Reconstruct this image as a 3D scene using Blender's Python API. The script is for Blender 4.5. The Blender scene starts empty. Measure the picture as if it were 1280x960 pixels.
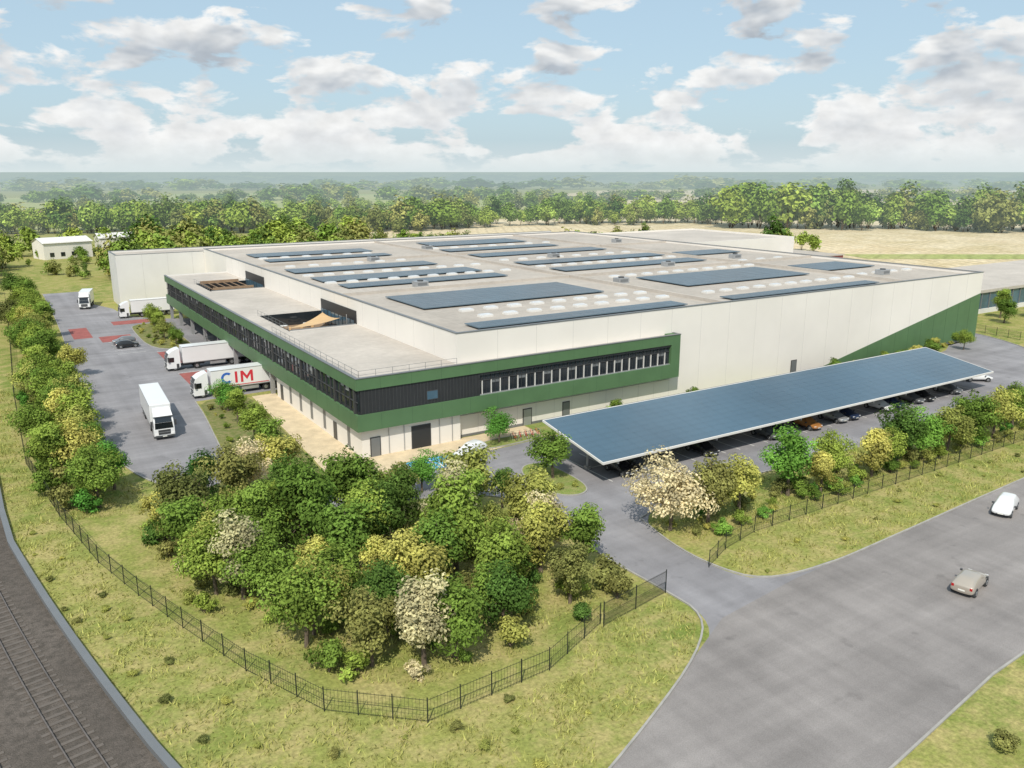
import bpy, math, random
import numpy as np
from mathutils import Vector, Matrix
random.seed(7)
scene=bpy.context.scene
COL=scene.collection
scene.view_settings.view_transform='Standard'
scene.view_settings.look='None'
scene.view_settings.exposure=0

# ---------------------------------------------------------------- materials
def nodes_of(name):
    m=bpy.data.materials.new(name); m.use_nodes=True
    nt=m.node_tree; nt.nodes.clear()
    out=nt.nodes.new('ShaderNodeOutputMaterial')
    return m,nt,out
def lk(nt,a,b): nt.links.new(a,b)
def math_node(nt,op,a,b=None,clamp=False):
    n=nt.nodes.new('ShaderNodeMath'); n.operation=op; n.use_clamp=clamp
    for i,v in enumerate((a,b)):
        if v is None: continue
        if isinstance(v,(int,float)): n.inputs[i].default_value=v
        else: lk(nt,v,n.inputs[i])
    return n.outputs[0]
def mixc(nt,f,a,b,mode='MIX'):
    n=nt.nodes.new('ShaderNodeMix'); n.data_type='RGBA'; n.blend_type=mode
    for s,v in ((n.inputs[0],f),(n.inputs[6],a),(n.inputs[7],b)):
        if isinstance(v,(int,float)): s.default_value=v
        elif isinstance(v,tuple): s.default_value=(v[0],v[1],v[2],1)
        else: lk(nt,v,s)
    return n.outputs[2]
def maprange(nt,v,a,b,c=0.0,d=1.0):
    n=nt.nodes.new('ShaderNodeMapRange'); n.inputs[1].default_value=a; n.inputs[2].default_value=b
    n.inputs[3].default_value=c; n.inputs[4].default_value=d
    lk(nt,v,n.inputs[0]); return n.outputs[0]
def noise(nt,vec,scale,detail=4,rough=.55):
    n=nt.nodes.new('ShaderNodeTexNoise'); n.inputs['Scale'].default_value=scale
    n.inputs['Detail'].default_value=detail; n.inputs['Roughness'].default_value=rough
    if vec is not None: lk(nt,vec,n.inputs['Vector'])
    return n.outputs['Fac']
def pos(nt):
    g=nt.nodes.new('ShaderNodeNewGeometry'); return g.outputs['Position']
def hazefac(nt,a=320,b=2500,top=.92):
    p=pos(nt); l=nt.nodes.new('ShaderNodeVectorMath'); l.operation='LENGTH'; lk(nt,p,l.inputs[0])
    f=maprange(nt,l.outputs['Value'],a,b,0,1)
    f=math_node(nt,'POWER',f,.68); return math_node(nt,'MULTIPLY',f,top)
def painted_haze(nt,shader,out,m):
    """distance haze painted into the far surfaces as a pale glow (depends only on distance from the site)"""
    e=nt.nodes.new('ShaderNodeEmission'); e.inputs[0].default_value=(.44,.545,.55,1); e.inputs[1].default_value=1.0  # haze colour glows from the surface itself, no mist volume
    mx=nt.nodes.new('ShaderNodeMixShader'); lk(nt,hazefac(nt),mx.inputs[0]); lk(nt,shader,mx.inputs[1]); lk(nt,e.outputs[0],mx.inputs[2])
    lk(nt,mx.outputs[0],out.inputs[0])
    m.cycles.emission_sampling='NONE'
def M(name,col,rough=.6,var=.12,scale=.8,metal=0.0,bump=0.0,spec=.5,fine=0.0,coat=0.0):
    m,nt,out=nodes_of(name)
    b=nt.nodes.new('ShaderNodeBsdfPrincipled'); lk(nt,b.outputs[0],out.inputs[0])
    p=pos(nt)
    n1=noise(nt,p,scale,3,.6)
    f=maprange(nt,n1,.3,.7,1-var,1+var)
    if fine:
        n2=noise(nt,p,scale*14,2,.6)
        f=math_node(nt,'MULTIPLY',f,maprange(nt,n2,.3,.7,1-fine,1+fine))
    hs=nt.nodes.new('ShaderNodeVectorMath'); hs.operation='SCALE'
    hs.inputs[0].default_value=col; lk(nt,f,hs.inputs['Scale'])
    lk(nt,hs.outputs[0],b.inputs['Base Color'])
    b.inputs['Roughness'].default_value=rough; b.inputs['Metallic'].default_value=metal
    b.inputs['Specular IOR Level'].default_value=spec
    b.inputs['Coat Weight'].default_value=coat
    return m
def leafmat(name,col,trans=.2,far=False):
    m,nt,out=nodes_of(name)
    at=nt.nodes.new('ShaderNodeAttribute'); at.attribute_name='tint'
    oi=nt.nodes.new('ShaderNodeObjectInfo')
    f=math_node(nt,'MULTIPLY',at.outputs['Fac'],maprange(nt,oi.outputs['Random'],0,1,.75,1.25))
    hs=nt.nodes.new('ShaderNodeVectorMath'); hs.operation='SCALE'; hs.inputs[0].default_value=col; lk(nt,f,hs.inputs['Scale'])
    hv=nt.nodes.new('ShaderNodeHueSaturation'); lk(nt,hs.outputs[0],hv.inputs['Color'])
    lk(nt,maprange(nt,oi.outputs['Random'],0,1,.515,.475),hv.inputs['Hue'])
    c=hv.outputs[0]
    d=nt.nodes.new('ShaderNodeBsdfDiffuse'); lk(nt,c,d.inputs[0])
    if far: painted_haze(nt,d.outputs[0],out,m); return m
    t=nt.nodes.new('ShaderNodeBsdfTranslucent'); lk(nt,c,t.inputs[0])
    mx=nt.nodes.new('ShaderNodeMixShader'); mx.inputs[0].default_value=trans
    lk(nt,d.outputs[0],mx.inputs[1]); lk(nt,t.outputs[0],mx.inputs[2]); lk(nt,mx.outputs[0],out.inputs[0])
    return m
def ground_mat(name,c1,c2,c3,s1=.03,s2=.5,hz=True,rows=None):
    m,nt,out=nodes_of(name)
    b=nt.nodes.new('ShaderNodeBsdfPrincipled')
    b.inputs['Roughness'].default_value=.95; b.inputs['Specular IOR Level'].default_value=.1
    p=pos(nt)
    f1=maprange(nt,noise(nt,p,s1,4,.6),.38,.62)
    f2=maprange(nt,noise(nt,p,s2,5,.7),.42,.62)
    f3=maprange(nt,noise(nt,p,s2*9,3,.7),.3,.7,.7,1.3)
    c=mixc(nt,f1,c1,c2); c=mixc(nt,f2,c,c3)
    if rows:
        mp=nt.nodes.new('ShaderNodeMapping'); mp.inputs['Rotation'].default_value=(0,0,rows[0]); lk(nt,p,mp.inputs[0])
        wv=nt.nodes.new('ShaderNodeTexWave'); wv.inputs['Scale'].default_value=rows[1]; wv.inputs['Distortion'].default_value=1.5; wv.inputs['Detail'].default_value=1; lk(nt,mp.outputs[0],wv.inputs[0])
        f3=math_node(nt,'MULTIPLY',f3,maprange(nt,wv.outputs['Fac'],.7,1,1,.86))
    hs=nt.nodes.new('ShaderNodeVectorMath'); hs.operation='SCALE'; lk(nt,c,hs.inputs[0]); lk(nt,f3,hs.inputs['Scale'])
    lk(nt,hs.outputs[0],b.inputs['Base Color'])
    bn=nt.nodes.new('ShaderNodeBump'); bn.inputs['Strength'].default_value=.6; bn.inputs['Distance'].default_value=.15
    lk(nt,noise(nt,p,s2*6,3,.7),bn.inputs['Height']); lk(nt,bn.outputs[0],b.inputs['Normal'])
    if hz: painted_haze(nt,b.outputs[0],out,m)  # far ground carries the painted haze glow
    else: lk(nt,b.outputs[0],out.inputs[0])
    return m
def asphalt_mat(name,base,seam=True):
    m,nt,out=nodes_of(name)
    b=nt.nodes.new('ShaderNodeBsdfPrincipled'); lk(nt,b.outputs[0],out.inputs[0])
    p=pos(nt)
    f=maprange(nt,noise(nt,p,.10,5,.65),.3,.7,.80,1.20)
    f=math_node(nt,'MULTIPLY',f,maprange(nt,noise(nt,p,14,2,.7),.3,.7,.85,1.15))
    for sc in ((.03,.6,1),(.5,.025,1)):
        mp=nt.nodes.new('ShaderNodeMapping'); mp.inputs['Scale'].default_value=sc; lk(nt,p,mp.inputs[0])
        f=math_node(nt,'MULTIPLY',f,maprange(nt,noise(nt,mp.outputs[0],1,3,.6),.35,.65,.92,1.07))
    st=maprange(nt,noise(nt,p,.45,3,.5),.64,.74,1,.76); f=math_node(nt,'MULTIPLY',f,st)
    hs=nt.nodes.new('ShaderNodeVectorMath'); hs.operation='SCALE'; hs.inputs[0].default_value=base; lk(nt,f,hs.inputs['Scale'])
    lk(nt,hs.outputs[0],b.inputs['Base Color']); b.inputs['Roughness'].default_value=.85
    b.inputs['Specular IOR Level'].default_value=.3
    return m

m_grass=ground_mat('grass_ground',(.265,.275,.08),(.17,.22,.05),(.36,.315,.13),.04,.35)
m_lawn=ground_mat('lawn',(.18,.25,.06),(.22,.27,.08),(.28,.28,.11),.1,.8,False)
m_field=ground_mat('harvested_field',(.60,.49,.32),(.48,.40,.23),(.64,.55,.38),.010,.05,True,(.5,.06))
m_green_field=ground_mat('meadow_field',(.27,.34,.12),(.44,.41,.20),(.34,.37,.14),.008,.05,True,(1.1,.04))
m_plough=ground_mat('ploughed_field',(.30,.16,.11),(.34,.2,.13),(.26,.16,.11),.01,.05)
m_bed=ground_mat('planting_bed',(.17,.19,.06),(.13,.17,.05),(.26,.23,.11),.2,1.2,False)
m_ballast=ground_mat('railway_ballast',(.115,.10,.088),(.15,.13,.115),(.09,.08,.07),.15,1.6,False)
m_asph=asphalt_mat('asphalt',(.245,.24,.255))
m_asph2=asphalt_mat('asphalt_public',(.245,.228,.222))
m_kerb=M('kerb_concrete',(.34,.33,.31),.85,.15,1)
m_pave=M('sandy_paving',(.60,.49,.33),.9,.14,.6,fine=.1)
m_red=M('red_pavers',(.30,.09,.08),.85,.2,.6,fine=.15)
m_blue=M('blue_paint',(.10,.38,.60),.7,.15,1,fine=.1)
m_line=M('white_marking',(.72,.72,.70),.7,.15,2,fine=.1)
m_white=M('white_cladding',(.77,.735,.69),.55,.05,.08,spec=.3)
m_white2=M('light_panel',(.67,.66,.64),.55,.04,.2,spec=.3)
m_joint=M('panel_joint',(.48,.47,.46),.7,.05)
m_green=M('green_cladding',(.088,.170,.080),.5,.08,.3,spec=.35)
m_greend=M('green_cladding_seam',(.055,.115,.055),.6,.06,.3)
m_roof=M('roof_membrane',(.42,.38,.335),.85,.14,.07,fine=.08)
m_roof2=M('roof_membrane_light',(.47,.43,.385),.85,.12,.1,fine=.06)
m_cap=M('parapet_cap',(.20,.21,.22),.45,.05,.5,metal=.3)
m_dark=M('dark_cladding',(.025,.027,.03),.5,.1,.5)
m_frame=M('anthracite_frame',(.05,.052,.055),.45,.1,.5)
m_glass=M('window_glass',(.020,.026,.032),.08,.3,.25,spec=.8)
m_glass2=M('blue_glass',(.06,.12,.17),.12,.3,.2,spec=.7)
m_steel=M('galvanised_steel',(.42,.43,.44),.45,.08,1,metal=.5)
m_pv=M('solar_glass',(.045,.090,.130),.16,.35,.035,spec=.9)
m_pvroof=M('roof_solar_panel',(.045,.068,.085),.25,.25,.3,spec=.6)
m_pvline=M('solar_frame',(.12,.18,.23),.4,.05,1,metal=.3)
m_fence=M('fence_metal',(.02,.025,.022),.5,.1,1)
m_tyre=M('tyre_rubber',(.02,.02,.02),.8,.1,2)
m_rim=M('alloy_rim',(.45,.46,.47),.3,.05,2,metal=.8)
m_cglass=M('car_glass',(.012,.015,.018),.05,.1,1,spec=.9)
m_light=M('headlamp_lens',(.8,.8,.8),.1,.02,1,spec=.9)
m_tail=M('tail_lamp',(.4,.01,.01),.2,.02,1)
m_plate=M('number_plate',(.75,.75,.70),.5,.02,1)
m_bark=M('bark',(.13,.10,.075),.95,.3,3,fine=.3)
m_orange=M('sail_fabric',(.62,.42,.22),.8,.08,.5)
m_brown=M('timber_deck',(.28,.19,.12),.8,.2,1)
m_truckw=M('truck_white_paint',(.76,.77,.78),.35,.03,.3,coat=.4)
m_truckg=M('chassis_grey',(.06,.065,.07),.6,.1,1)
m_ltblue=M('lettering_blue',(.03,.13,.50),.5,.02,1)
m_ltred=M('lettering_red',(.60,.03,.05),.5,.02,1)
m_skyl=M('skylight_dome',(.62,.64,.66),.25,.05,1,spec=.6)
m_rail=M('rail_steel',(.18,.155,.14),.5,.2,2,metal=.4)
m_sleeper=M('sleeper',(.125,.108,.095),.9,.15,2)
LC={'green':(.190,.285,.055),'bright':(.150,.33,.060),'dark':(.085,.170,.038),'yellow':(.40,.42,.11),'cream':(.58,.53,.31),'olive':(.22,.235,.075)}
LM={k:leafmat('leaf_'+k,c) for k,c in LC.items()}
LF={k:leafmat('leaf_far_'+k,c,far=True) for k,c in (('green',(.20,.29,.055)),('bright',(.25,.36,.075)),('dark',(.10,.17,.04)),('olive',(.24,.26,.08)))}  # far leaves have the haze glow painted into their material
L_grass=leafmat('grass_blades',(.32,.34,.11))

# ---------------------------------------------------------------- mesh helpers
def grp(name,loc=(0,0,0),rz=0.0):
    e=bpy.data.objects.new(name,None); e.location=loc; e.rotation_euler=(0,0,rz); e.empty_display_size=.5
    COL.objects.link(e); return e
class MB:
    def __init__(s): s.v=[];s.f=[];s.m=[];s.mats=[]
    def mi(s,mat):
        if mat not in s.mats: s.mats.append(mat)
        return s.mats.index(mat)
    def face(s,pts,mat):
        n=len(s.v); s.v+= [tuple(p) for p in pts]; s.f.append(tuple(range(n,n+len(pts)))); s.m.append(s.mi(mat))
    def box(s,x0,x1,y0,y1,z0,z1,mat,mtx=None):
        n=len(s.v); c=[(x,y,z) for z in (z0,z1) for y in (y0,y1) for x in (x0,x1)]
        if mtx is not None: c=[tuple(mtx@Vector(p)) for p in c]
        s.v+=c; k=s.mi(mat)
        for f in ((0,2,3,1),(4,5,7,6),(0,1,5,4),(2,6,7,3),(0,4,6,2),(1,3,7,5)):
            s.f.append(tuple(n+i for i in f)); s.m.append(k)
    def cyl(s,p0,p1,r0,r1,mat,seg=8,caps=True):
        p0=Vector(p0);p1=Vector(p1);d=(p1-p0).normalized()
        a=d.orthogonal().normalized();b=d.cross(a); n=len(s.v);k=s.mi(mat)
        for p,r in ((p0,r0),(p1,r1)):
            for i in range(seg):
                t=2*math.pi*i/seg; s.v.append(tuple(p+(a*math.cos(t)+b*math.sin(t))*r))
        for i in range(seg):
            j=(i+1)%seg; s.f.append((n+i,n+j,n+seg+j,n+seg+i)); s.m.append(k)
        if caps:
            s.f.append(tuple(n+i for i in reversed(range(seg)))); s.m.append(k)
            s.f.append(tuple(n+seg+i for i in range(seg))); s.m.append(k)
    def mesh(s,name,smooth=False):
        me=bpy.data.meshes.new(name); me.from_pydata(s.v,[],s.f)
        for m in s.mats: me.materials.append(m)
        me.polygons.foreach_set('material_index',s.m)
        if smooth: me.polygons.foreach_set('use_smooth',[True]*len(s.f))
        me.update(); return me
    def obj(s,name,parent=None,smooth=False):
        o=bpy.data.objects.new(name,s.mesh(name,smooth)); COL.objects.link(o)
        if parent: o.parent=parent
        return o
def link(me,name,parent=None,loc=(0,0,0),rz=0,sc=1):
    o=bpy.data.objects.new(name,me); COL.objects.link(o); o.location=loc; o.rotation_euler=(0,0,rz)
    o.scale=sc if isinstance(sc,tuple) else (sc,sc,sc)
    if parent: o.parent=parent
    return o
def chaikin(pts,n=2,closed=True):
    for _ in range(n):
        q=[]; N=len(pts)
        rng=range(N) if closed else range(N-1)
        if not closed: q.append(pts[0])
        for i in rng:
            a=pts[i];b=pts[(i+1)%N]
            q.append((a[0]*.75+b[0]*.25,a[1]*.75+b[1]*.25)); q.append((a[0]*.25+b[0]*.75,a[1]*.25+b[1]*.75))
        if not closed: q.append(pts[-1])
        pts=q
    return pts
def sheet(name,pts,z,mat,parent=None):
    ar=sum(pts[i][0]*pts[(i+1)%len(pts)][1]-pts[(i+1)%len(pts)][0]*pts[i][1] for i in range(len(pts)))
    if ar<0: pts=pts[::-1]
    b=MB(); b.face([(x,y,z) for x,y in pts],mat); return b.obj(name,parent)
def strip(b,pts,w,z0,z1,mat,closed=False):
    N=len(pts); P=[Vector((p[0],p[1])) for p in pts]; L=[];R=[]
    for i in range(N):
        if closed: t=(P[(i+1)%N]-P[i-1])
        else: t=P[min(i+1,N-1)]-P[max(i-1,0)]
        t.normalize(); n=Vector((-t.y,t.x))*w/2
        L.append(P[i]+n);R.append(P[i]-n)
    for i in range(N if closed else N-1):
        j=(i+1)%N
        a,c,d,e=L[i],L[j],R[j],R[i]
        b.face([(e.x,e.y,z1),(d.x,d.y,z1),(c.x,c.y,z1),(a.x,a.y,z1)],mat)
        if z1-z0>.02:
            b.face([(a.x,a.y,z0),(a.x,a.y,z1),(c.x,c.y,z1),(c.x,c.y,z0)],mat)
            b.face([(e.x,e.y,z0),(d.x,d.y,z0),(d.x,d.y,z1),(e.x,e.y,z1)],mat)
def kerb(name,pts,closed=True):
    b=MB(); strip(b,pts,.15,0,.12,m_kerb,closed); return b.obj(name)
def inpoly(x,y,poly):
    r=np.zeros(x.shape,bool); n=len(poly)
    for i in range(n):
        x1,y1=poly[i];x2,y2=poly[(i+1)%n]
        c=((y1>y)!=(y2>y)); xi=(x2-x1)*(y-y1)/((y2-y1) if y2!=y1 else 1e-9)+x1
        r^= c&(x<xi)
    return r

# ---------------------------------------------------------------- ground & fields
b=MB(); N=96; R0=45000
b.face([(R0*math.cos(2*math.pi*i/N),R0*math.sin(2*math.pi*i/N),0) for i in range(N)],m_grass)
b.obj('ground')
sheet('harvested_field',[(150,175),(60,215),(40,300),(250,420),(360,420),(700,330),(900,200),(900,-250),(420,-120),(300,-10),(225,60),(180,95)],.05,m_field)
sheet('field_track',[(150,172),(182,92),(227,57),(232,60),(187,97),(158,174)],.10,m_green_field)
sheet('green_strip',[(255,110),(520,-60),(540,-50),(262,128)],.10,m_green_field)
sheet('meadow',[(-60,470),(160,420),(420,460),(700,800),(300,1300),(-150,1100)],.05,m_green_field)
sheet('ploughed_field',[(-20,520),(60,500),(120,640),(100,800),(10,790)],.10,m_plough)
sheet('pale_field',[(420,480),(800,380),(1500,300),(1800,700),(900,1100),(560,820)],.05,m_field)

yard=[(-22,175),(-22,139),(-23,86),(-24,58),(-25,29),(-24,16),(-22,6),(-18,.5),(-14,2.5),(-13,9),(-12,19),(-11,29),(-10.5,37.5),(4.9,38),(4.9,112),(-2,116),(-8,124),(-9,137),(-13,150),(-13,175)]
yardc=chaikin(yard[:13],2,False)
sheet('yard_asphalt',yardc+yard[13:],.008,m_asph)
kerb('yard_kerb',yardc,False)
inner=[(-9,-13),(-8.5,-8),(-5,-6.6),(3.5,-6.3),(4,-3.2),(13,-3.2),(14,-5),(24,-4),(60,-3.8),(112,-4.2),(128,3),(131,14),(140,14),(139,0),(126,-18),(114,-27.5),(94,-28),(60,-28),(24,-27.5),(17,-30),(15.6,-36),(15.6,-42),(17.5,-45.5),(30,-46),(30,-60),(-6,-60),(-4,-54.5),(3,-51),(7.5,-49),(9.3,-46),(9.3,-42),(8.7,-34),(9.8,-27),(10,-20),(6,-15.5),(0,-13.5)]
innerc=chaikin(inner,2)
sheet('car_park_asphalt',innerc,.008,m_asph)
road=[(-80,-60),(-30,-59),(-12,-57.5),(-4,-54.2),(10,-47.5),(20,-46.3),(32,-45.9),(60,-44.5),(130,-42),(320,-40),(320,-57),(130,-59),(60,-60.5),(20,-62.5),(0,-65),(-30,-69),(-80,-71)]
sheet('public_road',road,.016,m_asph2)
kerb('road_kerb',[(320,-57),(130,-59),(60,-60.5),(20,-62.5),(0,-65),(-30,-69),(-80,-71)],False)
k1=chaikin([(17.0,-30),(15.6,-36),(15.6,-41),(17.2,-45.2),(24,-46.2),(32,-45.9),(60,-44.5),(130,-42),(320,-40)],2,False)
kerb('road_kerb',k1,False)
k2=chaikin([(-80,-60),(-30,-59),(-12,-57.5),(-3,-53.8),(5,-50),(9.2,-46.5),(9.2,-42),(8.7,-34),(9.8,-27),(10,-20),(6,-15.5),(0,-13.5),(-9,-13),(-8.5,-8),(-5,-6.6),(3.5,-6.5)],2,False)
kerb('road_kerb',k2,False)
kerb('car_park_kerb',chaikin([(17.0,-30),(24,-27.6),(60,-28.1),(94,-28.1),(114,-27.6),(126,-18),(139,0),(140,14)],2,False),False)
isl=chaikin([(13.2,-20.5),(13.5,-14),(15.5,-11.2),(18,-12),(18.3,-16),(17.8,-21),(15.5,-22.3)],3)
sheet('tree_island',isl,.115,m_lawn); kerb('island_kerb',isl)
pave=[(-5,-6.4),(3.4,-6.1),(3.6,-3),(13.4,-3),(14.2,-4.8),(24,-3.6),(24,1.5),(.9,1.0),(.9,36),(-2.6,36),(-3.4,20),(-4.2,4)]
sheet('paving',pave,.016,m_pave)
bed=chaikin([(-5.2,-6),(-4.4,4),(-3.6,20),(-2.8,36),(-5,37.2),(-10.2,37),(-10.8,29),(-11.8,19),(-12.8,9),(-13.8,2.7),(-11,-5)],1)
sheet('planting_bed',bed,.012,m_bed)
sheet('facade_lawn',[(24.2,-3.7),(60,-3.5),(111,-3.9),(127,3),(130,14),(133,14),(133,1.5),(24.2,1.5)],.012,m_lawn)
l1=chaikin([(13.8,-4.5),(23.5,-4),(23,-1.6),(15,-1.4)],2); sheet('small_lawn',l1,.10,m_lawn); kerb('lawn_kerb',l1)
l2=chaikin([(-9.5,79),(-2,79),(-1.8,84),(-1.8,110),(-8.5,110),(-9.5,104)],2); sheet('dock_planting_bed',l2,.11,m_bed); kerb('bed_kerb',l2)
for (a,c,d,e) in ((-9,0,65.5,77),(-9,0,44.5,57),(-12,-1,112,117),(-21,-17.5,99,112),(-16.5,-10.6,92.5,99)):
    sheet('red_paving',[(a,d),(c,d),(c,e),(a,e)],.020,m_red)
b=MB()
for i in range(3):
    x=4.3+i*2.95
    b.face([(x,-6.9,.020),(x+2.7,-6.9,.020),(x+2.7,-3.3,.020),(x,-3.3,.020)],m_blue)
    b.box(x-.18,x-.06,-6.9,-3.3,.012,.024,m_line); 
    for j in range(4):
        b.face([(x+.2+j*.6,-6.8,.026),(x+.4+j*.6,-6.8,.026),(x+.6+j*.6,-4.8,.026),(x+.4+j*.6,-4.8,.026)],m_line)
b.obj('accessible_parking_bay')
b=MB()
for i in range(30):
    x=21+i*2.5
    for y0,y1 in ((-20.8,-16.2),(-15.9,-11.4)):
        b.face([(x,y0,.014),(x+.12,y0,.014),(x+.12,y1,.014),(x,y1,.014)],m_line)
b.face([(21,-16.12,.014),(93.5,-16.12,.014),(93.5,-16.0,.014),(21,-16.0,.014)],m_line)
for y in (79,82.2,85.4,88.6,92): b.face([(-15.5,y,.014),(-10.6,y,.014),(-10.6,y+.12,.014),(-15.5,y+.12,.014)],m_line)
for y in (44,57.3,65,77.3): b.face([(-9,y,.024),(0,y,.024),(0,y+.15,.024),(-9,y+.15,.024)],m_line)
b.obj('parking_marking')
edge=chaikin([(-36.8,90),(-36.2,3),(-33.7,-15),(-31.2,-30),(-28.0,-46),(-23,-60),(-16,-74)],2,False)
far=[(p[0]-17,p[1]-3) for p in edge]
sheet('railway_ballast',edge+far[::-1],.012,m_ballast)
b=MB(); strip(b,edge,.5,0,.42,m_cap); b.obj('track_edge_wall')
b=MB()
for off in (3.2,7.6,12.0):
    c=[Vector((p[0]-off,p[1]-off*.18)) for p in edge]
    for r_ in (-.72,.72):
        strip(b,[(p.x+r_,p.y+r_*.15) for p in c],.08,.07,.19,m_rail)
    for i in range(len(c)-1):
        L=(c[i+1]-c[i]).length; n_=max(1,int(L/.7)); t=(c[i+1]-c[i]).normalized(); a=math.atan2(t.y,t.x)
        for k in range(n_):
            p=c[i].lerp(c[i+1],k/n_); b.box(-.13,.13,-1.25,1.25,.0,.05,m_sleeper,Matrix.Translation((p.x,p.y,0))@Matrix.Rotation(a,4,'Z'))
b.obj('railway_track')

# ---------------------------------------------------------------- warehouse
W=grp('warehouse_building')
HO,HB,HM=9.94,3.57,13.6
b=MB()
b.box(14.0,133.4,1.6,138,0,13.0,m_white)
b.box(-7,133.0,138.01,151,0,12.5,m_white2)
b.obj('main_walls',W)
b=MB()
b.face([(14.3,1.9,13.01),(133.1,1.9,13.01),(133.1,137.7,13.01),(14.3,137.7,13.01)],m_roof)
b.face([(-6.7,138.3,12.51),(132.7,138.3,12.51),(132.7,150.7,12.51),(-6.7,150.7,12.51)],m_roof)
x=16.3
while x<133: b.face([(x,1.95,13.014),(x+.07,1.95,13.014),(x+.07,137.6,13.014),(x,137.6,13.014)],m_roof2); x+=2.6
b.obj('roof_membrane',W)
b=MB()
for (x0,x1,y0,y1) in ((14,133.4,1.6,1.9),(14,133.4,137.7,138),(14,14.3,1.9,137.7),(133.1,133.4,1.9,137.7)):
    b.box(x0,x1,y0,y1,13.0,13.55,m_white)
for (x0,x1,y0,y1) in ((13.93,133.47,1.53,2.0),(13.93,133.47,137.6,138.05),(13.93,14.4,2.0,137.6),(133.0,133.47,2.0,137.6)):
    b.box(x0,x1,y0,y1,13.55,13.66,m_cap)
for (x0,x1,y0,y1) in ((-7,13.9,138.01,138.3),(-7,133,150.7,151),(-7,-6.7,138.3,150.7)):
    b.box(x0,x1,y0,y1,12.5,12.95,m_white2); b.box(x0-.05,x1+.05,y0-.05,y1+.05,12.95,13.03,m_cap)
b.obj('parapet',W)
b=MB()
for i in range(1,20):
    x=14+i*6.0
    if x<133: b.box(x,x+.03,1.585,1.6,0.1,13.5,m_joint)
for i in range(1,20):
    y=1.6+i*6.0
    if y<118: b.box(13.985,14.0,y,y+.03,HO+.05,13.5,m_joint)
for x in (-1,5,11): b.box(x,x+.04,137.985,138.01,0,12.9,m_joint)
b.box(14.0,133.4,1.565,1.6,0,.35,m_cap)
b.obj('panel_joints',W)
b=MB(); 
b.face([(86,1.56,0.36),(133.4,1.56,.36),(133.4,1.56,9.4)],m_green)
b.face([(86,1.6,0.36),(86,1.56,.36),(133.4,1.56,9.4),(133.4,1.6,9.4)],m_greend)
b.box(133.4,133.44,1.56,30,0,9.4,m_green)
for i in range(1,12):
    x=86+i*4; z=.36+(x-86)/47.4*9.04
    b.box(x,x+.05,1.545,1.56,.36,z-.05,m_greend)
b.obj('green_wedge_cladding',W)

b=MB()
b.box(.30,13.99,.30,115,HB+.05,6.0,m_dark)
b.box(.30,2.5,.30,115,6.0,9.3,m_glass); 
b.box(2.5,13.99,.30,34,6.0,9.3,m_dark); b.box(2.5,13.99,50,84,6.0,9.3,m_dark); b.box(2.5,13.99,98,115,6.0,9.3,m_dark)
b.box(14.0,49.0,.45,1.59,HB+.05,9.3,m_glass)
b.obj('office_core',W)
b=MB()
for (x0,x1,y0,y1) in ((.3,13.99,.3,34),(.3,3.2,34,50),(.3,13.99,50,84),(.3,3.2,84,98),(.3,13.99,98,115),(14.0,50.3,.3,1.55)):
    b.box(x0,x1,y0,y1,9.30,9.72,m_roof2)
for y in range(3,113,3):
    if not (33<y<51 or 83<y<99): b.face([(.4,y,9.725),(13.9,y,9.725),(13.9,y+.06,9.725),(.4,y+.06,9.725)],m_roof)
b.obj('office_roof',W)
b=MB()
b.box(0,.30,0,115.3,8.55,HO,m_green); b.box(0,.30,0,115.3,HB,5.60,m_green)
b.box(.30,50.4,0,.30,8.55,HO,m_green); b.box(.30,50.4,0,.30,HB,5.60,m_green)
b.box(48.7,50.4,.30,1.59,HB,HO-.01,m_green); b.box(48.7,50.4,0,.30,5.60,8.55,m_green)
b.box(14.0,48.7,.30,1.59,HB,HB+.05,m_green)
b.box(.30,14,115,115.3,HB,HO,m_white2)
b.obj('green_frame',W)
b=MB()
b.box(-.06,.36,-.06,115.36,HO,HO+.09,m_cap); b.box(.36,50.46,-.06,.36,HO,HO+.09,m_cap)
b.box(50.1,50.46,.36,1.5,HO,HO+.09,m_cap)
y=2
while y<115: 
    b.box(-.006,0,y,y+.04,8.6,HO-.05,m_greend); b.box(-.006,0,y,y+.04,HB+.05,5.55,m_greend); y+=4.0
x=3
while x<50: 
    b.box(x,x+.04,-.006,0,8.6,HO-.05,m_greend); b.box(x,x+.04,-.006,0,HB+.05,5.55,m_greend); x+=4.0
b.obj('frame_trim',W)
b=MB()
b.box(.5,16.5,.16,.30,5.60,8.55,m_dark)
x=.6
while x<16.4: b.box(x,x+.06,.13,.16,5.65,8.5,m_frame); x+=.45
b.box(9.0,10.6,.10,.13,6.1,7.3,m_frame); b.box(9.1,10.5,.085,.10,6.2,7.2,m_glass2)
x=16.9; k=0
b.box(16.5,48.7,.20,.44,5.60,5.70,m_steel); b.box(16.5,48.7,.34,.44,7.45,7.53,m_frame); b.box(16.5,48.7,.2,.44,8.2,8.55,m_frame)
while x<48.6:
    b.box(x,x+.07,.26,.44,5.70,7.45,m_white2); b.box(x,x+.05,.34,.44,7.53,8.2,m_frame)
    b.box(x+.64,x+.67,.38,.44,5.70,8.2,m_frame)
    if k%6 in(1,4): b.box(x+.10,x+1.26,.43,.447,7.0,7.45,m_cap)
    x+=1.34; k+=1
b.obj('ribbon_window_front',W)
b=MB()
y=1.0
k=0
while y<114.5:
    b.box(.16,.30,y,y+.08,5.60,8.55,m_frame)
    if k%4==0: b.box(.05,.30,y-.15,y+.23,5.60,8.55,m_frame)
    if k%7 in (1,2,5) : b.box(.285,.297,y+.15,y+1.45,7.6+.25*(k%3),8.5,m_steel)
    y+=1.6; k+=1
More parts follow.
